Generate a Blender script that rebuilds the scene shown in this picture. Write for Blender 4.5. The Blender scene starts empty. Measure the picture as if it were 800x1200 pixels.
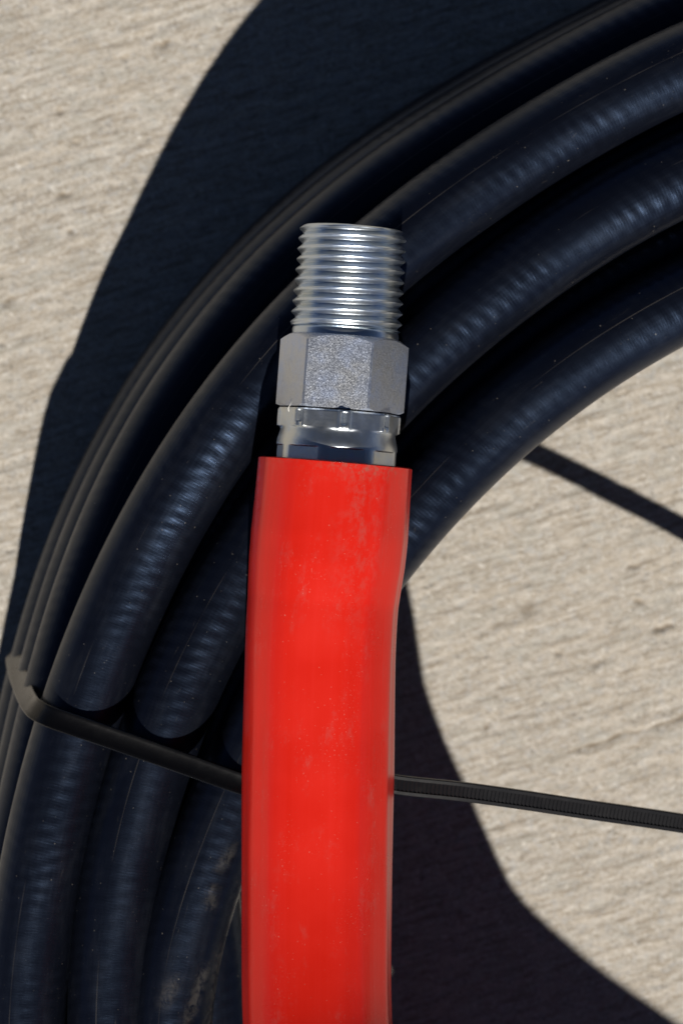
import bpy, bmesh, math
import numpy as np
from mathutils import Vector

MM = 0.001
rng = np.random.default_rng(11)
scene = bpy.context.scene

# ---------------------------------------------------------------- camera
CAM_Z = 675.0                 # millimetres above the slab
FPX = 3600.0                  # focal length in photo pixels (photo 800 x 1200)
cam_d = bpy.data.cameras.new("camera")
cam = bpy.data.objects.new("camera", cam_d)
scene.collection.objects.link(cam)
cam.location = (0, 0, CAM_Z * MM)
cam.rotation_euler = (0, 0, 0)
cam_d.sensor_fit = 'VERTICAL'
cam_d.sensor_height = 36.0
cam_d.lens = 36.0 * FPX / 1200.0
cam_d.clip_start = 0.01
cam_d.clip_end = 200.0
cam_d.dof.use_dof = True
cam_d.dof.focus_distance = (CAM_Z - 82.0) * MM
cam_d.dof.aperture_fstop = 16.0
scene.camera = cam

# ---------------------------------------------------------------- sky, sun, exposure
SUN_EL = math.radians(40.0)
SUN_AZ = math.radians(179.8)          # clockwise from +Y: the sun stands at the foot of the picture
world = bpy.data.worlds.new("World")
scene.world = world
world.use_nodes = True
wn = world.node_tree.nodes
wl = world.node_tree.links
wn.clear()
sky = wn.new("ShaderNodeTexSky")
sky.sky_type = 'NISHITA'
sky.sun_disc = False
sky.sun_elevation = SUN_EL
sky.sun_rotation = SUN_AZ
sky.altitude = 3000
sky.air_density = 0.32
sky.dust_density = 0.8
sky.ozone_density = 0.3
bg = wn.new("ShaderNodeBackground")
bg.inputs["Strength"].default_value = 0.05
wo = wn.new("ShaderNodeOutputWorld")
wl.new(sky.outputs[0], bg.inputs[0])
wl.new(bg.outputs[0], wo.inputs[0])

sun_d = bpy.data.lights.new("sun", 'SUN')
sun_d.energy = 5.0
sun_d.angle = math.radians(0.53)
sun_d.color = (1.0, 0.95, 0.88)
sun = bpy.data.objects.new("sun", sun_d)
scene.collection.objects.link(sun)
to_sun = Vector((math.sin(SUN_AZ) * math.cos(SUN_EL), math.cos(SUN_AZ) * math.cos(SUN_EL), math.sin(SUN_EL)))
sun.rotation_euler = to_sun.to_track_quat('Z', 'Y').to_euler()
sun.location = to_sun * 2.0

scene.render.engine = 'CYCLES'
scene.view_settings.view_transform = 'Standard'
scene.view_settings.look = 'None'
scene.view_settings.gamma = 1.0
scene.view_settings.exposure = 0.4
scene.view_settings.use_curve_mapping = False
scene.cycles.max_bounces = 8


# ---------------------------------------------------------------- helpers
def at(px, py, z):
    """photo pixel at height z -> place on the slab in millimetres"""
    d = (CAM_Z - z) / FPX
    return np.array([(px - 400.0) * d, (600.0 - py) * d, z])


def mesh_obj(name, verts, faces, mat=None, parent=None, uv=None, smooth=True, sharp=None):
    me = bpy.data.meshes.new(name)
    verts = np.asarray(verts, dtype=np.float64) * MM
    if isinstance(faces, np.ndarray):
        k = faces.shape[1]
        me.vertices.add(len(verts))
        me.vertices.foreach_set("co", verts.astype(np.float32).ravel())
        me.loops.add(faces.size)
        me.loops.foreach_set("vertex_index", faces.astype(np.int32).ravel())
        me.polygons.add(len(faces))
        me.polygons.foreach_set("loop_start", np.arange(0, faces.size, k, dtype=np.int32))
        me.update(calc_edges=True)
    else:
        me.from_pydata([tuple(v) for v in verts], [], faces)
        me.update()
    if uv is not None:
        layer = me.uv_layers.new(name="UVMap")
        layer.data.foreach_set("uv", np.asarray(uv, dtype=np.float32).ravel())
    me.polygons.foreach_set("use_smooth", [smooth] * len(me.polygons))
    if sharp is not None:
        me.set_sharp_from_angle(angle=math.radians(sharp))
    if mat:
        me.materials.append(mat)
    ob = bpy.data.objects.new(name, me)
    scene.collection.objects.link(ob)
    if parent:
        ob.parent = parent
    return ob


def grid_faces(n, m, wrap):
    """quads of an n x m vertex grid; wrap closes the second direction"""
    i = np.arange(n - 1)[:, None]
    mm = m if wrap else m - 1
    j = np.arange(mm)[None, :]
    j2 = (j + 1) % m
    f = np.stack([i * m + j, i * m + j2, (i + 1) * m + j2, (i + 1) * m + j], axis=-1)
    return f.reshape(-1, 4)


def resample(pts, step):
    s = np.r_[0, np.cumsum(np.linalg.norm(np.diff(pts, axis=0), axis=1))]
    n = int(s[-1] / step) + 1
    t = np.linspace(0, s[-1], n)
    return np.stack([np.interp(t, s, pts[:, k]) for k in range(3)], axis=1), t


def gsmooth(a, sig):
    r = int(sig * 4)
    kx = np.arange(-r, r + 1)
    g = np.exp(-0.5 * (kx / sig) ** 2)
    g /= g.sum()
    a = np.asarray(a, float)
    if a.ndim == 1:
        return np.convolve(np.pad(a, r, mode='edge'), g, mode='valid')
    return np.stack([gsmooth(a[:, k], sig) for k in range(a.shape[1])], axis=1)


def catmull(ctrl, n=24):
    c = np.asarray(ctrl, float)
    c = np.vstack([2 * c[0] - c[1], c, 2 * c[-1] - c[-2]])
    out = []
    for i in range(1, len(c) - 2):
        p0, p1, p2, p3 = c[i - 1:i + 3]
        d0, d1, d2 = (max(np.linalg.norm(b - a), 1e-6) ** 0.5 for a, b in ((p0, p1), (p1, p2), (p2, p3)))
        m1 = d1 * ((p1 - p0) / d0 - (p2 - p0) / (d0 + d1) + (p2 - p1) / d1)
        m2 = d1 * ((p2 - p1) / d1 - (p3 - p1) / (d1 + d2) + (p3 - p2) / d2)
        for t in np.linspace(0, 1, n, endpoint=False):
            out.append((2 * t ** 3 - 3 * t ** 2 + 1) * p1 + (t ** 3 - 2 * t ** 2 + t) * m1
                       + (-2 * t ** 3 + 3 * t ** 2) * p2 + (t ** 3 - t ** 2) * m2)
    out.append(c[-2])
    return np.array(out)


def frames(pts):
    T = np.gradient(pts, axis=0)
    T /= np.linalg.norm(T, axis=1)[:, None]
    S = np.cross(T, [0, 0, 1.0])
    S /= np.linalg.norm(S, axis=1)[:, None]
    U = np.cross(S, T)
    return T, S, U


def empty(name, loc):
    o = bpy.data.objects.new(name, None)
    o.location = np.asarray(loc) * MM
    o.empty_display_size = 0.02
    scene.collection.objects.link(o)
    return o


def adopt(child, parent):
    """parent a mesh that was built in scene coordinates"""
    child.parent = parent
    child.matrix_parent_inverse = parent.matrix_basis.inverted()


# ---------------------------------------------------------------- materials
class Mat:
    def __init__(self, name):
        self.m = bpy.data.materials.new(name)
        self.m.use_nodes = True
        self.nt = self.m.node_tree
        self.nt.nodes.clear()
        self.out = self.n("ShaderNodeOutputMaterial")
        self.b = self.n("ShaderNodeBsdfPrincipled")
        self.l(self.b.outputs[0], self.out.inputs[0])

    def n(self, t, **kw):
        x = self.nt.nodes.new(t)
        for k, v in kw.items():
            setattr(x, k, v)
        return x

    def l(self, a, b):
        self.nt.links.new(a, b)

    def put(self, sock, v):
        if hasattr(v, "is_output") or isinstance(v, bpy.types.NodeSocket):
            self.l(v, sock)
        else:
            sock.default_value = v

    def math(self, op, a, b=0.0, clamp=False):
        x = self.n("ShaderNodeMath", operation=op, use_clamp=clamp)
        self.put(x.inputs[0], a)
        self.put(x.inputs[1], b)
        return x.outputs[0]

    def noise(self, vec, scale, detail=3.0, rough=0.5, dist=0.0):
        x = self.n("ShaderNodeTexNoise")
        self.l(vec, x.inputs["Vector"])
        x.inputs["Scale"].default_value = scale
        x.inputs["Detail"].default_value = detail
        x.inputs["Roughness"].default_value = rough
        x.inputs["Distortion"].default_value = dist
        return x.outputs["Fac"]

    def ramp(self, f, stops):
        x = self.n("ShaderNodeValToRGB")
        el = x.color_ramp.elements
        while len(el) < len(stops):
            el.new(0.5)
        for e, (p, c) in zip(el, stops):
            e.position = p
            e.color = (c, c, c, 1) if not isinstance(c, tuple) else (*c, 1)
        self.l(f, x.inputs[0])
        return x.outputs[0]

    def mix(self, f, a, b):
        x = self.n("ShaderNodeMix", data_type='RGBA')
        self.put(x.inputs["Factor"], f)
        for s, v in ((x.inputs[6], a), (x.inputs[7], b)):
            if isinstance(v, tuple):
                s.default_value = (*v, 1)
            else:
                self.l(v, s)
        return x.outputs[2]

    def mapping(self, vec, rot=(0, 0, 0), scale=(1, 1, 1)):
        if any(rot):                      # turn first, then stretch
            y = self.n("ShaderNodeMapping")
            self.l(vec, y.inputs[0])
            y.inputs["Rotation"].default_value = rot
            vec = y.outputs[0]
        x = self.n("ShaderNodeMapping")
        self.l(vec, x.inputs[0])
        x.inputs["Scale"].default_value = scale
        return x.outputs[0]

    def bump(self, h, dist, strength=1.0, normal=None):
        x = self.n("ShaderNodeBump")
        x.inputs["Strength"].default_value = strength
        x.inputs["Distance"].default_value = dist
        self.l(h, x.inputs["Height"])
        if normal is not None:
            self.l(normal, x.inputs["Normal"])
        return x.outputs[0]


BROOM = math.radians(17.0)


def concrete_material():
    M = Mat("broomed_concrete")
    co = M.n("ShaderNodeTexCoord").outputs["Object"]
    st = M.mapping(co, rot=(0, 0, -BROOM), scale=(1, 4.0, 1))
    st2 = M.mapping(co, rot=(0, 0, -BROOM), scale=(1, 2.0, 1))
    big = M.noise(co, 22, 3, 0.5)
    streak = M.noise(st, 85, 5, 0.65, 0.3)
    mott = M.noise(st2, 330, 4, 0.65)
    grain = M.noise(co, 1300, 3, 0.6)
    spec = M.noise(co, 520, 2, 0.5)
    c = M.mix(M.ramp(mott, [(0.36, 0.0), (0.62, 1.0)]), (0.24, 0.204, 0.158), (0.47, 0.435, 0.385))
    c = M.mix(M.ramp(streak, [(0.38, 0.0), (0.60, 1.0)]), M.mix(0.45, c, (0.27, 0.226, 0.168)), c)
    c = M.mix(M.ramp(spec, [(0.52, 0.0), (0.66, 0.6)]), c, (0.32, 0.335, 0.35))
    c = M.mix(M.ramp(grain, [(0.46, 0.0), (0.6, 0.55)]), c, (0.56, 0.53, 0.485))
    dk = M.noise(st2, 520, 2, 0.5)
    c = M.mix(M.ramp(dk, [(0.58, 0.0), (0.70, 0.75)]), c, (0.19, 0.155, 0.11))
    c = M.mix(M.ramp(big, [(0.35, 0.0), (0.65, 0.3)]), c, (0.43, 0.375, 0.30))
    pit = M.noise(st2, 300, 1, 0.4)
    c = M.mix(M.ramp(pit, [(0.70, 0.0), (0.78, 0.6)]), c, (0.16, 0.125, 0.085))
    lines = M.noise(M.mapping(co, rot=(0, 0, -BROOM), scale=(1, 9.0, 1)), 95, 5, 0.7, 0.15)
    c = M.mix(M.ramp(lines, [(0.33, 0.95), (0.49, 0.0)]), c, (0.20, 0.163, 0.118))
    c = M.mix(M.ramp(lines, [(0.53, 0.0), (0.66, 0.6)]), c, (0.52, 0.485, 0.43))
    hue = M.noise(st2, 120, 3, 0.6)
    c = M.mix(M.ramp(hue, [(0.36, 0.35), (0.5, 0.0)]), c, (0.34, 0.335, 0.30))
    c = M.mix(M.ramp(hue, [(0.52, 0.0), (0.66, 0.35)]), c, (0.44, 0.385, 0.31))
    pore = M.noise(co, 640, 2, 0.55)
    c = M.mix(M.ramp(pore, [(0.29, 0.8), (0.37, 0.0)]), c, (0.17, 0.15, 0.12))
    c = M.mix(M.ramp(pore, [(0.62, 0.0), (0.70, 0.7)]), c, (0.60, 0.57, 0.52))
    grit = M.noise(co, 1050, 1, 0.5)
    c = M.mix(M.ramp(grit, [(0.28, 0.7), (0.36, 0.0)]), c, (0.20, 0.19, 0.175))
    c = M.mix(0.12, c, (0.35, 0.34, 0.315))
    # brown silt packed in the pits; the deep stroke's inner shade painted in the same brown
    da = M.n("ShaderNodeAttribute", attribute_name="dirt_shade")
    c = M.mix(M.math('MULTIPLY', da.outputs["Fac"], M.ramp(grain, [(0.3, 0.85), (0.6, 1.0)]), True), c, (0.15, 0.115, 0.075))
    M.l(c, M.b.inputs["Base Color"])
    M.b.inputs["Roughness"].default_value = 0.9
    M.b.inputs["Specular IOR Level"].default_value = 0.25
    h = M.math('ADD', M.math('MULTIPLY', grain, 0.7), M.math('MULTIPLY', dk, 0.5))
    M.l(M.bump(h, 0.00022, 0.45), M.b.inputs["Normal"])
    return M.m


def rubber_material():
    M = Mat("black_rubber")
    uv = M.n("ShaderNodeTexCoord").outputs["UV"]           # x: mm along the hose, y: mm round it
    sep = M.n("ShaderNodeSeparateXYZ")
    M.l(uv, sep.inputs[0])
    u, v = sep.outputs[0], sep.outputs[1]
    wob = M.noise(uv, 0.06, 2, 0.5)
    ph = M.math('MULTIPLY', wob, 9.0)
    t = 2 * math.pi

    def helix(pu, pv, add):
        a = M.math('ADD', M.math('MULTIPLY', u, t / pu), M.math('MULTIPLY', v, t / pv))
        return M.math('SINE', M.math('ADD', a, add))
    h1 = helix(2.9, 8.9, ph)
    h2 = helix(3.4, -13.35, M.math('MULTIPLY', ph, 1.7))
    fine = M.noise(M.mapping(uv, scale=(3.0, 0.5, 1)), 1.1, 3, 0.6)
    amp = M.ramp(M.noise(uv, 0.035, 2, 0.5), [(0.38, 0.25), (0.62, 1.0)])
    wave = M.math('MULTIPLY', M.math('ADD', M.math('MULTIPLY', h1, 0.42), M.math('ADD', M.math('MULTIPLY', h2, 0.30), M.math('MULTIPLY', M.math('MULTIPLY', helix(1.35, 2.054, ph), helix(1.35, -2.054, M.math('MULTIPLY', ph, 0.5))), 0.09))), amp)
    # moulding line
    seam = M.math('LESS_THAN', M.math('ABSOLUTE', M.math('SUBTRACT', v, 15.4)), 0.09)
    hh = M.math('ADD', M.math('ADD', wave, M.math('MULTIPLY', fine, 0.5)), M.math('MULTIPLY', seam, 0.5))
    M.l(M.bump(hh, 0.000062, 1.0), M.b.inputs["Normal"])
    # dusty film, scuffs and specks
    dust = M.noise(M.mapping(uv, scale=(0.25, 1.0, 1)), 0.22, 5, 0.65)
    smear = M.ramp(dust, [(0.50, 0.0), (0.78, 1.0)])
    patchy = M.ramp(M.noise(uv, 0.022, 3, 0.6), [(0.47, 0.0), (0.60, 1.0)])
    sp1 = M.ramp(M.noise(uv, 1.5, 1, 0.3), [(0.775, 0.0), (0.80, 1.0)])
    sp2 = M.math('MULTIPLY', M.ramp(M.noise(uv, 3.1, 2, 0.5), [(0.70, 0.0), (0.76, 0.7)]), M.ramp(M.noise(uv, 0.09, 3, 0.6), [(0.5, 0.0), (0.68, 1.0)]))
    specks = M.math('MAXIMUM', M.math('MULTIPLY', sp1, M.ramp(M.noise(uv, 0.3, 2, 0.5), [(0.4, 0.0), (0.6, 1.0)])), sp2)
    scuff = M.ramp(M.noise(M.mapping(uv, scale=(0.35, 1.6, 1)), 0.35, 4, 0.7, 0.8), [(0.68, 0.0), (0.76, 1.0)])
    c = M.mix(M.math('MULTIPLY', smear, 0.16), (0.0026, 0.0031, 0.0055), (0.030, 0.030, 0.031))
    c = M.mix(M.math('MULTIPLY', scuff, 0.2), c, (0.14, 0.125, 0.105))
    wa = M.n("ShaderNodeAttribute", attribute_name="wear")
    wn_ = M.ramp(M.noise(M.mapping(uv, scale=(0.8, 1.0, 1)), 0.55, 5, 0.75, 0.6), [(0.40, 0.0), (0.58, 1.0)])
    c = M.mix(M.math('MULTIPLY', M.math('MULTIPLY', wa.outputs["Fac"], wn_), 0.36, True), c, (0.11, 0.10, 0.085))
    c = M.mix(M.math('MULTIPLY', specks, 0.45), c, (0.24, 0.22, 0.19))
    c = M.mix(M.math('MULTIPLY', M.math('MULTIPLY', seam, patchy), 0.55), c, (0.06, 0.055, 0.05))
    M.l(c, M.b.inputs["Base Color"])
    r = M.math('ADD', M.math('MULTIPLY', dust, 0.34), 0.20)
    M.l(r, M.b.inputs["Roughness"])
    M.b.inputs["Specular IOR Level"].default_value = 0.50
    M.b.inputs["Specular Tint"].default_value = (0.38, 0.58, 1.0, 1)
    return M.m


def red_material():
    M = Mat("red_vinyl")
    uv = M.n("ShaderNodeTexCoord").outputs["UV"]           # x: mm along, y: mm round
    streak = M.noise(M.mapping(uv, scale=(0.012, 1.0, 1)), 0.5, 3, 0.6)
    cloud = M.noise(uv, 0.07, 3, 0.5)
    patch = M.ramp(M.noise(M.mapping(uv, scale=(0.4, 1, 1)), 0.16, 3, 0.6), [(0.48, 0.0), (0.66, 1.0)])
    spk = M.ramp(M.noise(uv, 2.3, 2, 0.5), [(0.64, 0.0), (0.72, 1.0)])
    spk0 = M.ramp(M.noise(uv, 1.7, 1, 0.4), [(0.755, 0.0), (0.79, 1.0)])
    scr = M.ramp(M.noise(M.mapping(uv, rot=(0, 0, 0.5), scale=(0.5, 3, 1)), 0.8, 3, 0.6), [(0.72, 0.0), (0.76, 1.0)])
    sp = M.math('MAXIMUM', M.math('MULTIPLY', M.math('MAXIMUM', spk, scr), patch), M.math('MULTIPLY', spk0, 0.8))
    c = M.mix(M.ramp(cloud, [(0.35, 0.0), (0.65, 1.0)]), (0.57, 0.0135, 0.006), (0.61, 0.0175, 0.009))
    c = M.mix(M.math('MULTIPLY', M.ramp(streak, [(0.45, 0.0), (0.62, 1.0)]), 0.14), c, (0.66, 0.026, 0.020))
    rub = M.math('MULTIPLY', M.ramp(M.noise(M.mapping(uv, scale=(0.6, 1, 1)), 0.30, 5, 0.75), [(0.52, 0.0), (0.66, 1.0)]), patch)
    c = M.mix(M.math('MULTIPLY', rub, 0.30), c, (0.40, 0.10, 0.085))
    sp_ = M.n("ShaderNodeSeparateXYZ")
    M.l(uv, sp_.inputs[0])
    pu = M.ramp(M.math('MULTIPLY', sp_.outputs[0], 1 / 60.0), [(0.02, 1.0), (0.30, 0.9), (0.62, 0.0)])
    pv = M.ramp(M.math('MULTIPLY', sp_.outputs[1], 1 / 92.0), [(0.24, 0.0), (0.31, 1.0), (0.40, 0.0)])
    pn = M.ramp(M.noise(M.mapping(uv, scale=(0.7, 1, 1)), 0.32, 6, 0.78), [(0.47, 0.0), (0.60, 1.0)])
    c = M.mix(M.math('MULTIPLY', M.math('MULTIPLY', pu, pv), M.math('MULTIPLY', pn, 0.30)), c, (0.30, 0.13, 0.11))
    c = M.mix(M.math('MULTIPLY', sp, 0.42), c, (0.60, 0.25, 0.20))
    # grime near the cut end
    sep = M.n("ShaderNodeSeparateXYZ")
    M.l(uv, sep.inputs[0])
    endm = M.ramp(M.math('MULTIPLY', sep.outputs[0], 0.25), [(0.0, 1.0), (1.0, 0.0)])
    side = M.ramp(M.math('MULTIPLY', sep.outputs[1], 1 / 92.0), [(0.20, 0.15), (0.30, 1.0), (0.42, 0.3)])
    dirt_shade = M.math('MULTIPLY', M.math('MULTIPLY', endm, side), M.ramp(M.noise(uv, 0.7, 4, 0.65), [(0.50, 0.0), (0.60, 1.0)]))
    c = M.mix(M.math('MULTIPLY', dirt_shade, 0.6), c, (0.22, 0.14, 0.10))
    M.l(c, M.b.inputs["Base Color"])
    M.l(M.math('ADD', M.math('MULTIPLY', cloud, 0.14), 0.22), M.b.inputs["Roughness"])
    M.b.inputs["Specular IOR Level"].default_value = 0.33
    hh = M.math('ADD', M.math('MULTIPLY', streak, 1.6), M.math('MULTIPLY', sp, -0.2))
    M.l(M.bump(hh, 0.0002, 0.22), M.b.inputs["Normal"])
    return M.m


def zinc_material(name, base, rough, grain_scale, grain_dist, tint=True, glitter=0.0):
    M = Mat(name)
    co = M.n("ShaderNodeTexCoord").outputs["Object"]
    n1 = M.noise(co, 160, 3, 0.55)
    n2 = M.noise(co, 420, 3, 0.6)
    c = M.mix(M.ramp(n1, [(0.38, 0.0), (0.62, 1.0)]), base, (base[0] * 1.08, base[1] * 1.02, base[2] * 0.90))
    if tint:
        c = M.mix(M.ramp(n2, [(0.5, 0.0), (0.7, 0.35)]), c, (base[0] * 0.82, base[1] * 0.92, base[2] * 1.12))
    M.l(c, M.b.inputs["Base Color"])
    M.b.inputs["Metallic"].default_value = 1.0
    M.l(M.math('ADD', M.math('MULTIPLY', n2, 0.14), rough - 0.07), M.b.inputs["Roughness"])
    g = M.noise(co, grain_scale, 2, 0.6)
    nb = M.bump(g, grain_dist, 1.0)
    if glitter:
        # plating crystals: every cell tilts its own way
        vo = M.n("ShaderNodeTexVoronoi")
        M.l(co, vo.inputs["Vector"])
        vo.inputs["Scale"].default_value = 8500
        d = M.n("ShaderNodeVectorMath", operation='SUBTRACT')
        M.l(vo.outputs["Color"], d.inputs[0])
        d.inputs[1].default_value = (0.5, 0.5, 0.5)
        k = M.n("ShaderNodeVectorMath", operation='SCALE')
        M.l(d.outputs[0], k.inputs[0])
        k.inputs["Scale"].default_value = glitter
        a = M.n("ShaderNodeVectorMath", operation='ADD')
        M.l(nb, a.inputs[0])
        M.l(k.outputs[0], a.inputs[1])
        nn = M.n("ShaderNodeVectorMath", operation='NORMALIZE')
        M.l(a.outputs[0], nn.inputs[0])
        nb = nn.outputs[0]
    M.l(nb, M.b.inputs["Normal"])
    return M.m


def nylon_material(name, base, dust, rough):
    M = Mat(name)
    co = M.n("ShaderNodeTexCoord").outputs["Object"]
    n = M.noise(co, 500, 4, 0.6)
    d = M.ramp(M.noise(co, 260, 5, 0.7), [(0.55, 0.0), (0.75, 1.0)])
    M.l(M.mix(M.math('MULTIPLY', d, dust), (base, base, base * 1.25), (0.08, 0.075, 0.07)), M.b.inputs["Base Color"])
    M.l(M.math('ADD', M.math('MULTIPLY', n, 0.12), rough), M.b.inputs["Roughness"])
    M.b.inputs["Specular IOR Level"].default_value = 0.3
    M.l(M.bump(n, 0.00006, 0.5), M.b.inputs["Normal"])
    return M.m


def plain(name, col, rough):
    M = Mat(name)
    co = M.n("ShaderNodeTexCoord").outputs["Object"]
    n = M.noise(co, 900, 3, 0.5)
    M.l(M.mix(n, tuple(0.85 * x for x in col), col), M.b.inputs["Base Color"])
    M.b.inputs["Roughness"].default_value = rough
    return M.m


m_concrete = concrete_material()
m_rubber = rubber_material()
m_red = red_material()
m_thread = zinc_material("bright_zinc_thread", (0.60, 0.68, 0.78), 0.31, 1800, 0.00002)
m_nut = zinc_material("satin_zinc_nut", (0.54, 0.59, 0.70), 0.46, 2600, 0.00003, glitter=0.27)
m_ferrule = zinc_material("bright_zinc_shell", (0.66, 0.72, 0.79), 0.36, 1500, 0.000025)
m_nylon = nylon_material("black_nylon", 0.0018, 0.03, 0.20)
m_nylon_dull = nylon_material("scuffed_nylon", 0.0055, 0.12, 0.34)
m_lint = plain("pale_lint", (0.75, 0.73, 0.68), 0.8)


# ---------------------------------------------------------------- ground
def build_ground():
    def axis(half, step, far=30000.0):
        core = np.arange(-half, half + step / 2, step)
        out = [half]
        d = step
        while out[-1] < far:
            d = min(d * 1.6, 4000.0)
            out.append(out[-1] + d)
        out = np.array(out[1:])
        return np.r_[-out[::-1], core, out]
    xs, ys = axis(118, 0.5), axis(150, 0.5)
    X, Y = np.meshgrid(xs, ys, indexing='xy')
    # relief of the broomed finish: filtered noise, long along the strokes
    N = 1024
    L = 400.0
    k = np.fft.fftfreq(N, d=L / N)
    KX, KY = np.meshgrid(k, k, indexing='xy')
    ca, sa = math.cos(BROOM), math.sin(BROOM)
    KU, KV = KX * ca + KY * sa, -KX * sa + KY * ca

    def field(fu, fv, fmin):
        w = np.exp(-(KU / fu) ** 2 - (KV / fv) ** 2) * (np.hypot(KU, KV) > fmin)
        f = np.fft.ifft2(np.fft.fft2(rng.standard_normal((N, N))) * w).real
        return f / f.std()
    streak = field(0.03, 0.40, 0.02)
    fine = field(0.25, 0.70, 0.08)
    bumps = field(0.28, 0.35, 0.02)
    H = 0.034 * streak + 0.026 * fine + 0.006 * bumps - 0.22 * np.clip(fine - 2.1, 0, 2) ** 1.2
    inside = (np.abs(X) <= 119) & (np.abs(Y) <= 151)
    ix = (np.clip(X + 200, 0, 399.6) / L * N).astype(int)
    iy = (np.clip(Y + 200, 0, 399.6) / L * N).astype(int)
    Z = np.where(inside, H[iy, ix], 0.0)
    # one deep stroke and a few pits
    a, b = at(505, 930, 0)[:2], at(815, 836, 0)[:2]
    t = ((X - a[0]) * (b[0] - a[0]) + (Y - a[1]) * (b[1] - a[1])) / ((b - a) @ (b - a))
    dist = ((X - a[0]) * (b[1] - a[1]) - (Y - a[1]) * (b[0] - a[0])) / np.linalg.norm(b - a)
    wob = 0.35 * np.sin(t * 37) * np.sin(t * 11)
    dirt_shade = 1.2 * np.clip(t * 2.0 - 0.2, 0, 1) * np.exp(-((dist + wob) / 0.42) ** 2) * (0.55 + 0.45 * np.sin(t * 29) * np.sin(t * 47 + 1)) * (t < 1.3)  # stroke colour carries the shade inside the narrow groove
    Z -= 0.30 * np.clip(t * 1.6, 0, 1) * np.exp(-((dist + wob) / 0.5) ** 2) * (t < 1.3) * (0.8 + 0.2 * np.sin(t * 23) * np.sin(t * 41 + 1))
    for px, py, lu, lv, dep in ((618, 711, 3.2, 2.2, 0.7), (748, 705, 1.6, 0.9, 0.9), (774, 736, 3.2, 0.9, 1.0),
                                (741, 664, 2.6, 0.8, 0.8), (654, 765, 1.1, 0.8, 0.8), (569, 853, 0.9, 1.0, 0.9),
                                (700, 776, 3.0, 1.0, 0.6), (75, 228, 2.8, 0.9, 0.9), (83, 270, 1.0, 0.8, 0.9),
                                (10, 353, 2.4, 0.8, 0.8), (732, 1170, 1.0, 0.8, 0.8), (190, 52, 3.0, 0.9, 0.8),
                                (145, 68, 1.6, 0.7, 0.6), (70, 130, 1.0, 0.9, 0.8), (88, 167, 2.0, 0.8, 0.6)):
        p = at(px, py, 0)
        dx, dy = X - p[0], Y - p[1]
        du, dv = dx * ca + dy * sa, -dx * sa + dy * ca
        q = np.exp(-np.hypot(du / (0.75 * lu), (dv + 0.25 * np.sin(du * 2.1 + px)) / (0.75 * lv)) ** 2.6)
        Z -= 0.5 * dep * q
        dirt_shade = np.maximum(dirt_shade, dep * q * (0.85 + 0.15 * np.sin(du * 9 + dv * 13)))
    V = np.stack([X, Y, Z], axis=-1).reshape(-1, 3)
    g = mesh_obj("ground", V, grid_faces(len(ys), len(xs), False), m_concrete)
    at_ = g.data.attributes.new("dirt_shade", 'FLOAT', 'POINT')
    at_.data.foreach_set("value", dirt_shade.astype(np.float32).ravel())
    g["kind"] = "structure"
    return g


build_ground()

# ---------------------------------------------------------------- the coiled hose
R_HOSE = 8.5
Z4, Z3, Z2, Z1 = 53.6, 39.0, 24.2, 9.6      # heights of the four layers
CEN = at(1260, 1240, 53.6)[:2]


def edge_to_centre(pts, z):
    """outer silhouette in the photo -> centre line in millimetres"""
    e = np.array([at(x, y, z) for x, y in pts])
    c = np.array([*CEN, z])
    T = np.gradient(e, axis=0)
    n = np.stack([T[:, 1], -T[:, 0], 0 * T[:, 0]], axis=1)
    n /= np.linalg.norm(n, axis=1)[:, None]
    n *= np.sign(np.sum(n * (c - e), axis=1))[:, None]
    return e + n * R_HOSE


def polar(p, deg=4):
    d = p[:, :2] - CEN
    th = np.degrees(np.arctan2(d[:, 1], d[:, 0])) % 360
    r = np.hypot(d[:, 0], d[:, 1])
    co = np.polyfit((th - 145) / 40, r, deg)
    lo, hi = th.min(), th.max()
    return lambda a: np.polyval(co, (np.clip(a, lo, hi) - 145) / 40)


eB = [(-14, 1100), (0, 1000), (10, 950), (37, 850), (65, 765), (100, 695), (145, 600), (200, 500), (260, 415), (345, 328),
      (412, 262), (480, 215), (550, 160), (640, 108), (800, 20)]
eA = [(-38, 1100), (-8, 950), (5, 900), (32, 794), (60, 700), (102, 595), (150, 475), (200, 400), (280, 310), (400, 211),
      (500, 130), (600, 70), (700, 18), (800, -35)]
eE = [(-48, 1100), (-18, 950), (-6, 900), (20, 794), (47, 700), (90, 595), (137, 470), (190, 388), (280, 293), (400, 196),
      (500, 118), (600, 60), (700, 10), (800, -42)]
eF = [(-58, 1100), (-30, 950), (-18, 900), (8, 794), (33, 700), (76, 595), (124, 475), (195, 360), (280, 275), (400, 182),
      (500, 105), (600, 49), (700, 2), (800, -49)]
cC = [(128, 1195), (143, 1015), (175, 900), (201, 820), (232, 747), (281, 668), (453, 452), (521, 391), (597, 326), (674, 269), (777, 213)]
cD = [(203, 1130), (238, 1015), (271, 935), (437, 655), (505, 567), (584, 498), (671, 424), (776, 363)]
rB = polar(edge_to_centre(eB, Z4))
rA = polar(edge_to_centre(eA, Z3))
rE = polar(edge_to_centre(eE, Z2))
rF = polar(edge_to_centre(eF, Z1))
rC = polar(np.array([at(x, y, Z4) for x, y in cC]))
rD = polar(np.array([at(x, y, Z4) for x, y in cD]), 3)
rA2 = lambda a: np.minimum(rA(a) - 17.3, 0.5 * (rB(a) + rC(a)))
rA3 = lambda a: 0.5 * (rC(a) + rD(a)) - 15.0 * np.clip((a - 163) / 13, 0, 1)

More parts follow.
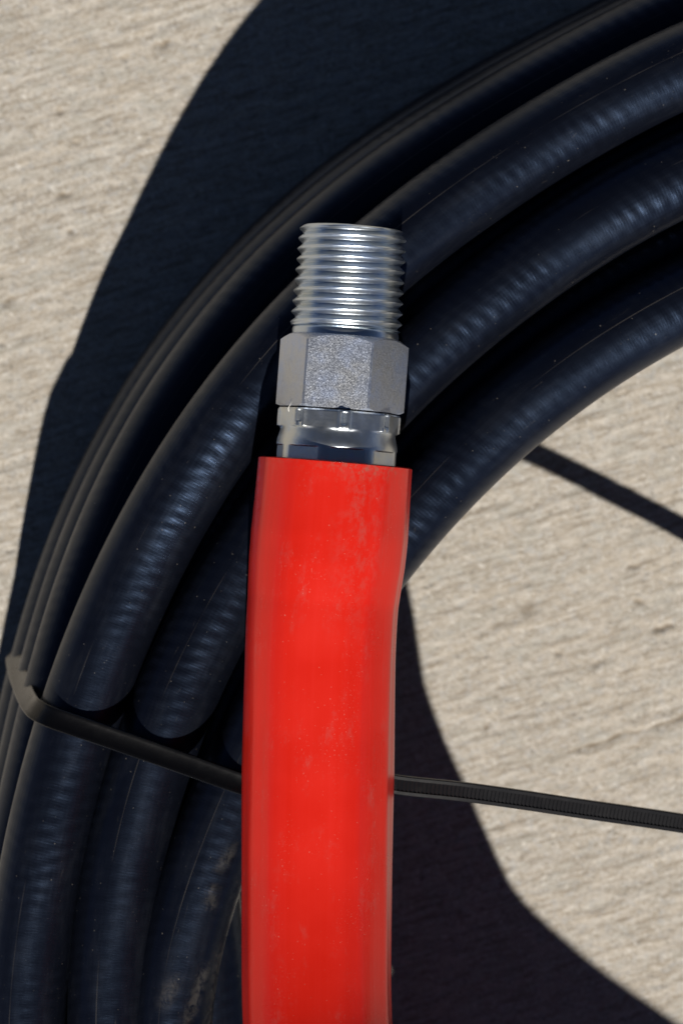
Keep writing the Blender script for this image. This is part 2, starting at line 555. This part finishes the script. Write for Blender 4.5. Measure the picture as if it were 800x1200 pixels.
turns = [(lambda a: rF(a) - 34.4, Z1), (lambda a: rF(a) - 17.2, Z1), (rF, Z1),
         (rE, Z2), (lambda a: rE(a) - 17.2, Z2), (lambda a: rE(a) - 34.4, Z2),
         (rA3, Z3), (rA2, Z3), (rA, Z3), (rB, Z4), (rC, Z4), (rD, Z4)]
ang, rad, hei = [], [], []
VIS0, VIS1 = 192.0, 100.0
for i, (rf, z) in enumerate(turns):
    a = np.arange(VIS0, VIS1, -0.5)
    ang.append(a - 360 * i)
    rad.append(rf(a))
    hei.append(np.full(len(a), z) + (7.0 * np.exp(-((a - 139) / 9) ** 2) if rf is rB else 0.0))
    if i + 1 < len(turns):
        b = np.arange(VIS1, VIS0 - 360, -0.5)
        w = (VIS1 - b) / (VIS1 - VIS0 + 360)
        w = w * w * (3 - 2 * w)
        nr, nz = turns[i + 1]
        ang.append(b - 360 * i)
        loose = np.exp(-((b + 137) / 17) ** 2) if rf is rC else 0 * b      # unseen hump in the last turn, raised to fill the inner shadow
        rad.append((1 - w) * rf(VIS1) + w * nr(VIS0) - 18.5 * loose)
        hei.append((1 - w) * z + w * nz + 32 * loose)
    else:
        b = np.arange(VIS1, -22, -0.5)
        ang.append(b - 360 * i)
        rad.append(np.full(len(b), rf(VIS1)))
        hei.append(np.full(len(b), z) + 6 * np.clip((60 - b) / 80, 0, 1) ** 2)
ang, rad, hei = np.radians(np.concatenate(ang)), np.concatenate(rad), np.concatenate(hei)
rad, hei = gsmooth(rad, 5), gsmooth(hei, 7)
# slight natural waviness so that the turns do not lie like machined rings
hei = hei + 0.25 * np.sin(ang * 3.3 + 1.0) * np.sin(ang * 0.37)
coil = np.stack([CEN[0] + rad * np.cos(ang), CEN[1] + rad * np.sin(ang), hei], axis=1)

# the free end: lifts off the coil, swings inward over the top turns and runs up to the fitting
sleeve_axis = [(950, 2255, 100), (788, 2193, 105), (694, 2144, 107), (588, 2050, 108), (504, 1874, 107), (440, 1690, 104), (408, 1451, 97),  # unseen lower stretch, sleeve included, raised and bent to shape the ground shadow
               (382, 1310, 90.5), (371.5, 1200, 83.5), (370.5, 1060, 78.6), (372.5, 900, 77.0), (377, 720, 77.0),
               (385, 640, 77.0), (393, 543, 77.0)]
lead_ctrl = np.array([at(*p) for p in sleeve_axis])
join = np.array([CEN[0] + 176 * math.cos(math.radians(-60)), CEN[1] + 176 * math.sin(math.radians(-60)), 86.0])
lead = catmull(np.vstack([coil[-40], coil[-1], join, lead_ctrl]))
n_skip = 24
path = np.vstack([coil, lead[n_skip + 1:]])
path, _ = resample(path, 1.6)
path = gsmooth(path, 6)

hose = empty("pressure_hose", (CEN[0], CEN[1], 0))
hose["label"] = "coiled black rubber hose ending in a red sleeve and threaded metal fitting"
hose["category"] = "hose"
bpy.context.view_layer.update()


def tube(name, pts, radius, mat, sides=40, closed_caps=True, cross=None, u0=0.0):
    T, S, U = frames(pts)
    s = np.r_[0, np.cumsum(np.linalg.norm(np.diff(pts, axis=0), axis=1))] + u0
    radius = np.broadcast_to(radius, (len(pts),))
    th = np.linspace(0, 2 * math.pi, sides + 1)
    rr = radius[:, None] * (np.ones((len(pts), sides + 1)) if cross is None else cross(s, th))
    P = pts[:, None, :] + rr[..., None] * (np.cos(th)[None, :, None] * S[:, None, :] + np.sin(th)[None, :, None] * U[:, None, :])
    P[:, -1] = P[:, 0]
    V = P[:, :-1].reshape(-1, 3)
    F = grid_faces(len(pts), sides, True)[:, ::-1]
    n = len(pts) - 1
    i = np.repeat(np.arange(n), sides)
    j = np.tile(np.arange(sides), n)
    rm = radius.mean()
    uvl = np.stack([np.stack([s[i + di], th[j + dj] * rm], axis=1) for di, dj in ((1, 0), (1, 1), (0, 1), (0, 0))], axis=1)
    return V, F, uvl.reshape(-1, 2)


fit_end = len(path) - 12       # the rubber stops inside the metal shell
V, F, uv = tube("hose_line", path[:fit_end], R_HOSE, m_rubber)
hose_line = mesh_obj("hose_line", V, F, m_rubber, uv=uv)
# chalky scuffs where the inner turn has been dragged over the slab
wear = np.zeros(len(V))
for (x0, y0), (x1, y1), wd in (((204, 1150), (194, 1172), 1.5), ((240, 1138), (222, 1190), 1.2), ((262, 1118), (248, 1205), 1.6),
                               ((274, 1105), (262, 1160), 1.0), ((271, 995), (259, 1016), 1.0), ((249, 1042), (247, 1060), 1.0)):
    p0, p1 = at(x0, y0, 60)[:2], at(x1, y1, 60)[:2]
    t = np.clip(((V[:, :2] - p0) @ (p1 - p0)) / ((p1 - p0) @ (p1 - p0)), 0, 1)
    d = np.linalg.norm(V[:, :2] - p0 - t[:, None] * (p1 - p0), axis=1)
    wear = np.maximum(wear, np.exp(-(d / (0.8 * wd)) ** 2) * (V[:, 2] > 50))
hose_line.data.attributes.new("wear", 'FLOAT', 'POINT').data.foreach_set("value", wear.astype(np.float32))
adopt(hose_line, hose)

# ------------------------------------------------ red sleeve
sl = catmull(lead_ctrl[::-1], 30)
sl, _ = resample(sl, 1.0)
sl = gsmooth(sl, 3)
sl[0] = at(393, 543, 77.0)
sarc = np.r_[0, np.cumsum(np.linalg.norm(np.diff(sl, axis=0), axis=1))]
srad = np.interp(sarc, [0, 3, 14, 19, 27, 38, 60, 110, 400], [14.95, 15.0, 15.2, 15.1, 14.65, 14.6, 14.8, 14.35, 14.4])


def lumps(s, th):
    """soft flats and dents running along the vinyl"""
    s2, t2 = s[:, None], th[None, :]
    k = 0.006 * np.cos(5 * t2 + 0.6 + 0.012 * s2) + 0.005 * np.cos(9 * t2 + 2.0 + 0.3 * np.sin(s2 * 0.03))
    k += 0.0035 * np.cos(14 * t2 - 1.0 + 0.5 * np.sin(s2 * 0.045))
    k += 0.004 * np.exp(-((s2 - 18) / 9) ** 2) * np.cos(2 * (t2 - 0.35))
    k += 0.006 * np.sin(s2 * 0.13) * np.cos(3 * t2 + 1.2) * np.exp(-((s2 - 50) / 40) ** 2)
    for mid, half, amt in ((143, 17, 0.75), (168, 8, 0.6), (22, 9, 0.7), (39, 8, 0.5), (57, 10, 0.4)):
        d = np.degrees(t2) - mid + 4 * np.sin(s2 * 0.05 + mid)
        f = np.cos(np.radians(half)) / np.cos(np.radians(np.clip(d, -half, half)))
        k = k + amt * np.where(np.abs(d) < half, f - 1, 0)
    return 1 + k


V, F, uv = tube("red_sleeve", sl, srad, m_red, sides=120, cross=lumps)
# wall thickness at the cut end: fold the first ring inward and run it back inside
ns = 120
c0, ring = sl[0], V[:ns]
T0 = (sl[1] - sl[0]) / np.linalg.norm(sl[1] - sl[0])
dirs = (ring - c0)
dl = np.linalg.norm(dirs, axis=1)[:, None]
dirs /= dl
lip = c0 + dirs * (dl - 0.35) - T0 * 0.22
inn = c0 + dirs * (dl - 1.25) - T0 * 0.10
deep = c0 + dirs * (dl - 1.6) + T0 * 14
nv = len(V)
V = np.vstack([V, lip, inn, deep])
j = np.arange(ns)
j2 = (j + 1) % ns


def strip(a, b):
    return np.stack([a + j, a + j2, b + j2, b + j], axis=1)


F2 = np.vstack([strip(0, nv), strip(nv, nv + ns), strip(nv + ns, nv + 2 * ns)])
F = np.vstack([F, F2])
uv2 = np.tile(np.stack([np.zeros(ns), j * 2 * math.pi / ns * 14.6], axis=1)[:, None, :], (1, 4, 1)).reshape(-1, 2)
uv = np.vstack([uv, uv2, uv2, uv2])
adopt(mesh_obj("red_sleeve", V, F, m_red, uv=uv, sharp=50), hose)

# ------------------------------------------------ metal fitting (local y runs along its axis, z up)
TILT = math.radians(4.3)
fit_o = at(393, 545, 77.6)
ax_y = np.array([math.sin(TILT), math.cos(TILT), 0.0])
ax_x = np.array([math.cos(TILT), -math.sin(TILT), 0.0])
ax_z = np.array([0, 0, 1.0])


def fit_place(r, th, y):
    """radius, angle (0 = up, + to the right) and distance along the axis -> scene"""
    r, th, y = np.broadcast_arrays(r, th, y)
    return fit_o + (r * np.sin(th))[..., None] * ax_x + (r * np.cos(th))[..., None] * ax_z + y[..., None] * ax_y


def revolve(name, rgrid, ths, ygrid, mat, sharp):
    P = fit_place(rgrid, ths[None, :], ygrid)
    n, m = P.shape[:2]
    return mesh_obj(name, P.reshape(-1, 3), grid_faces(n, m, True), mat, sharp=sharp)


# hexagon nut
AF, HB, HT = 10.95, 10.7, 24.9
rot0 = math.radians(-4.4)
ths = []
for kf in range(6):
    base = rot0 + math.radians(60 * kf - 30)
    ths += list(base + np.radians(np.r_[0.0, 0.6, 1.2, 1.9, np.linspace(4, 56, 14), 58.1, 58.8, 59.4]))
ths = np.array(ths)
loc = (ths - rot0 + math.radians(30)) % math.radians(60) - math.radians(30)
rh = np.minimum(AF / np.cos(loc), 12.50)
ch_t = math.tan(math.radians(33))
r_top, r_bot = 10.75, 11.6
yt = HT - np.clip(rh - r_top, 0, 9) * ch_t
yb = HB + np.clip(rh - r_bot, 0, 9) * 0.42
o1 = np.ones_like(ths)
rg = np.array([7.5 * o1, np.minimum(r_bot, rh) - 0.15, np.minimum(rh, r_bot), rh - 0.0, rh, rh - 0.12, np.minimum(r_top, rh), np.minimum(r_top, rh) - 0.2, 8.0 * o1])
yg = np.array([HB * o1 + 0.02, HB * o1, HB * o1 + 0.05, yb, yt - 0.12, yt, HT * o1 - 0.06, HT * o1, HT * o1 - 0.02])
nut = revolve("hex_nut", rg, ths, yg, m_nut, 18)
nut["label"] = "satin zinc hexagon with bevelled upper corners"
adopt(nut, hose)

# tapered pipe thread
PITCH, T0y, T1y = 2.04, 26.6, 46.0
nth = 145
th = np.linspace(-math.pi, math.pi, nth)                   # the seam lies underneath
PER = 12
prow = np.arange(-PER, int((T1y - T0y) / PITCH * PER) + PER + 1) / PER
Pg, Tg = np.meshgrid(prow, th, indexing='ij')
Yg = np.clip(T0y + (Pg + Tg / (2 * math.pi)) * PITCH, T0y, T1y)
crest = 10.86 - (Yg - T0y) / 32.0 * 0.75
tri = 1 - np.abs(((Yg - T0y) / PITCH - Tg / (2 * math.pi)) % 1.0 - 0.5) * 2      # 0 root .. 1 crest
tri = np.clip((tri - 0.08) / 0.84, 0, 1)
depth = 0.92 * np.clip((Yg - 25.9) / 1.2, 0.0, 1)
rthr = crest - depth * (1 - tri)
rthr = np.minimum(rthr, 9.75 + (T1y - Yg) * 1.15)           # lead-in chamfer
rthr = rthr + 0.018 * np.sin(Tg * 7 + Yg * 2.3) * np.sin(Tg * 3 - Yg) * tri
neck_y = np.linspace(24.6, 26.5, 8)[:, None] + 0 * th[None, :]
neck_r = 10.35 - 0.25 * np.abs((neck_y - 25.5) / 0.9) ** 4
Yg, rthr = np.vstack([neck_y, Yg]), np.vstack([neck_r, rthr])
# end face and bore
rows_r = [np.full(nth, 9.45), np.full(nth, 6.4), np.full(nth, 6.1), np.full(nth, 6.1)]
rows_y = [np.full(nth, 46.12), np.full(nth, 46.12), np.full(nth, 45.8), np.full(nth, 30.0)]
thr = revolve("threaded_end", np.vstack([rthr, rows_r]), th, np.vstack([Yg, rows_y]), m_thread, 40)
thr["label"] = "bright tapered pipe thread with about ten ridges"
adopt(thr, hose)

# crimped shell under the nut
nth = 320
th = np.linspace(0, 2 * math.pi, nth, endpoint=False)
ys = np.r_[-12, -4, np.linspace(-1, 3.6, 40), np.linspace(3.7, 6.6, 14), np.linspace(6.7, 10.25, 32), 10.4, 10.42]
Yg, Tg = np.meshgrid(ys, th, indexing='ij')


def oct_r(t, off):
    l = (t - math.radians(off) + math.pi / 8) % (math.pi / 4) - math.pi / 8
    return 1 / np.cos(l), l


def sstep(x, a, b):
    t = np.clip((x - a) / (b - a), 0, 1)
    return t * t * (3 - 2 * t)


o_f, lf = oct_r(Tg, 28.0)
flange = 11.15 * np.minimum(o_f, 1.062)
corner = np.exp(-((np.abs(lf) - math.pi / 8) / 0.035) ** 2)
flange = flange - 0.42 * corner * sstep(Yg, 7.4, 7.9) * (1 - sstep(Yg, 9.9, 10.2)) + 0.22 * np.exp(-((np.abs(lf) - math.pi / 8 + 0.075) / 0.03) ** 2)
flange -= 0.22 * sstep(Yg, 10.05, 10.42)
o_s, ls = oct_r(Tg, 10.5)
shell = 11.75 - 0.55 * sstep(Yg, 3.6, 6.6) + 0 * Tg
pocket = sstep(math.pi / 8 - np.abs(ls), 0.03, 0.075) * (1 - sstep(Yg, 3.05, 3.3))
flat = 11.2 * o_s
shell = shell * (1 - pocket) + np.minimum(flat, shell) * pocket - 0.05 * pocket
wf = sstep(Yg, 6.5, 7.0)
rf = shell * (1 - wf) + flange * wf
rows_r = [np.full(nth, 10.6), np.full(nth, 7.0)]
rows_y = [np.full(nth, 10.5), np.full(nth, 10.5)]
fer = revolve("crimped_ferrule", np.vstack([rf, rows_r]), th, np.vstack([Yg, rows_y]), m_ferrule, 35)
fer["label"] = "crimped zinc shell with notched collar between nut and red sleeve"
adopt(fer, hose)

# ---------------------------------------------------------------- cable tie
def ribbon(name, ctrl, wid, thick, mat, n=26, teeth=0.0):
    """flat strap through ctrl = (x, y, z, wx, wy, wz) in millimetres"""
    c = catmull(np.array(ctrl), n)
    if teeth:
        s = np.r_[0, np.cumsum(np.linalg.norm(np.diff(c[:, :3], axis=0), axis=1))]
        t = np.arange(0, s[-1], teeth / 6)
        c = np.stack([np.interp(t, s, c[:, k]) for k in range(6)], axis=1)
        s = t
    p, w = c[:, :3], c[:, 3:]
    T = np.gradient(p, axis=0)
    T /= np.linalg.norm(T, axis=1)[:, None]
    w = w - np.sum(w * T, axis=1)[:, None] * T
    w /= np.linalg.norm(w, axis=1)[:, None]
    nrm = np.cross(T, w)
    nrm *= np.sign(nrm[len(nrm) // 3, 2])
    if teeth:
        saw = (s / teeth) % 1.0
        hgt = np.where(saw < 0.7, saw / 0.7, (1 - saw) / 0.3) * 0.30
    else:
        hgt = np.zeros(len(p))
    a, h, b = wid / 2, thick / 2, 0.16
    prof = [(-a, -h + b, 0), (-a, h - b, 0), (-a + b, h, 0), (-a + 0.75, h, 0), (-a + 0.80, h - 0.02, 1), (a - 0.80, h - 0.02, 1),
            (a - 0.75, h, 0), (a - b, h, 0), (a, h - b, 0), (a, -h + b, 0), (a - b, -h, 0), (-a + b, -h, 0)]
    m = len(prof)
    V = np.zeros((len(p), m, 3))
    for q, (x, y, tt) in enumerate(prof):
        yy = y + tt * ((hgt - 0.34) if teeth else 0.0)
        V[:, q] = p + w * x + nrm * (yy[:, None] if teeth and tt else y)
    F = [list(map(int, f)) for f in grid_faces(len(p), m, True)]
    F += [list(range(m))[::-1], [(len(p) - 1) * m + q for q in range(m)]]
    ob = mesh_obj(name, V.reshape(-1, 3), F, mat, smooth=False)
    return ob


tie = empty("cable_tie", at(345, 925, 0))
tie["label"] = "black nylon cable tie around the hose coil with a long loose tail"
tie["category"] = "cable tie"
bpy.context.view_layer.update()
up_w = (0.33, 0.94, 0.0)


def tp(px, py, z, w):
    return (*at(px, py, z), *w)


zt = Z4 + R_HOSE + 0.75
strap = [tp(352, 940, 58, up_w), tp(330, 934, zt - 0.9, up_w), tp(279, 917, zt - 0.1, up_w), tp(200, 889, zt - 0.2, up_w), tp(140, 868, zt - 0.1, up_w),
         tp(88, 850, zt, up_w), tp(60, 840, zt - 1.0, (0.36, 0.92, 0.08)), tp(44, 832, zt - 4.0, (0.50, 0.83, 0.20)), tp(36, 823, 52.5, (0.66, 0.66, 0.32)),
         tp(27, 803, 37, (0.78, 0.46, 0.40)), tp(20, 780, 19, (0.80, 0.42, 0.40)), tp(18, 764, 7, (0.7, 0.7, 0.2)),
         tp(23, 761, 3, (0.5, 0.86, 0.0)), tp(40, 770, 1.0, (0.40, 0.92, 0.0)), tp(150, 830, 0.75, (0.4, 0.92, 0)), tp(260, 880, 0.75, (0.4, 0.92, 0)),
         tp(318, 915, 3.5, (0.35, 0.94, 0.0)), tp(344, 932, 20, up_w), tp(350, 937, 40, up_w), tp(352, 938, 55, up_w)]
so = ribbon("strap", strap, 4.3, 1.25, m_nylon, n=40)
so.data.polygons.foreach_set("use_smooth", [True] * len(so.data.polygons))
so.data.set_sharp_from_angle(angle=math.radians(24))
adopt(so, tie)
tail_w = (0.12, 0.98, 0.14)
tail = [tp(349, 907, 62.0, tail_w), tp(420, 912, 65.2, tail_w), tp(470, 920, 65.6, tail_w), tp(540, 927.5, 64.6, tail_w), tp(610, 937, 61.6, tail_w), tp(680, 947.5, 58.6, tail_w), tp(740, 956, 55.6, tail_w),
        tp(800, 965, 52.6, tail_w), tp(878, 978, 48.6, tail_w), tp(960, 993, 46.5, tail_w), tp(1060, 1012, 43, tail_w), tp(1160, 1030, 41, tail_w)]
adopt(ribbon("toothed_tail", tail, 3.85, 1.15, m_nylon_dull, teeth=0.82), tie)
# ratchet head: a bevelled box with a slot
bm = bmesh.new()
bmesh.ops.create_cube(bm, size=1.0)
bmesh.ops.scale(bm, vec=(6.0, 7.2, 5.2), verts=bm.verts)
top = max(bm.faces, key=lambda f: f.calc_center_median().x)
r = bmesh.ops.inset_individual(bm, faces=[top], thickness=1.1)
bmesh.ops.translate(bm, verts=top.verts, vec=(-2.4, 0, 0))
bmesh.ops.bevel(bm, geom=[e for e in bm.edges if e.is_manifold], offset=0.35, segments=2, affect='EDGES')
hp = at(352, 922, 57.2)
vs = np.array([v.co[:] for v in bm.verts]) + hp
fs = [[v.index for v in f.verts] for f in bm.faces]
bm.free()
adopt(mesh_obj("head", vs, fs, m_nylon, smooth=False), tie)

# ---------------------------------------------------------------- a thread of lint caught under the nut
lc = np.array([at(341.5, 467, 88.5), at(340.5, 473, 89.2), at(338, 478, 89.2), at(338.5, 482, 88.4)])
lp = catmull(lc, 8)
V, F, uv = tube("lint_fibre", lp, 0.07, m_lint, sides=6)
lint = mesh_obj("lint_fibre", V, F, m_lint)
lint["label"] = "tiny pale lint fibre on the lower left corner of the hexagon nut"
lint["category"] = "fibre"
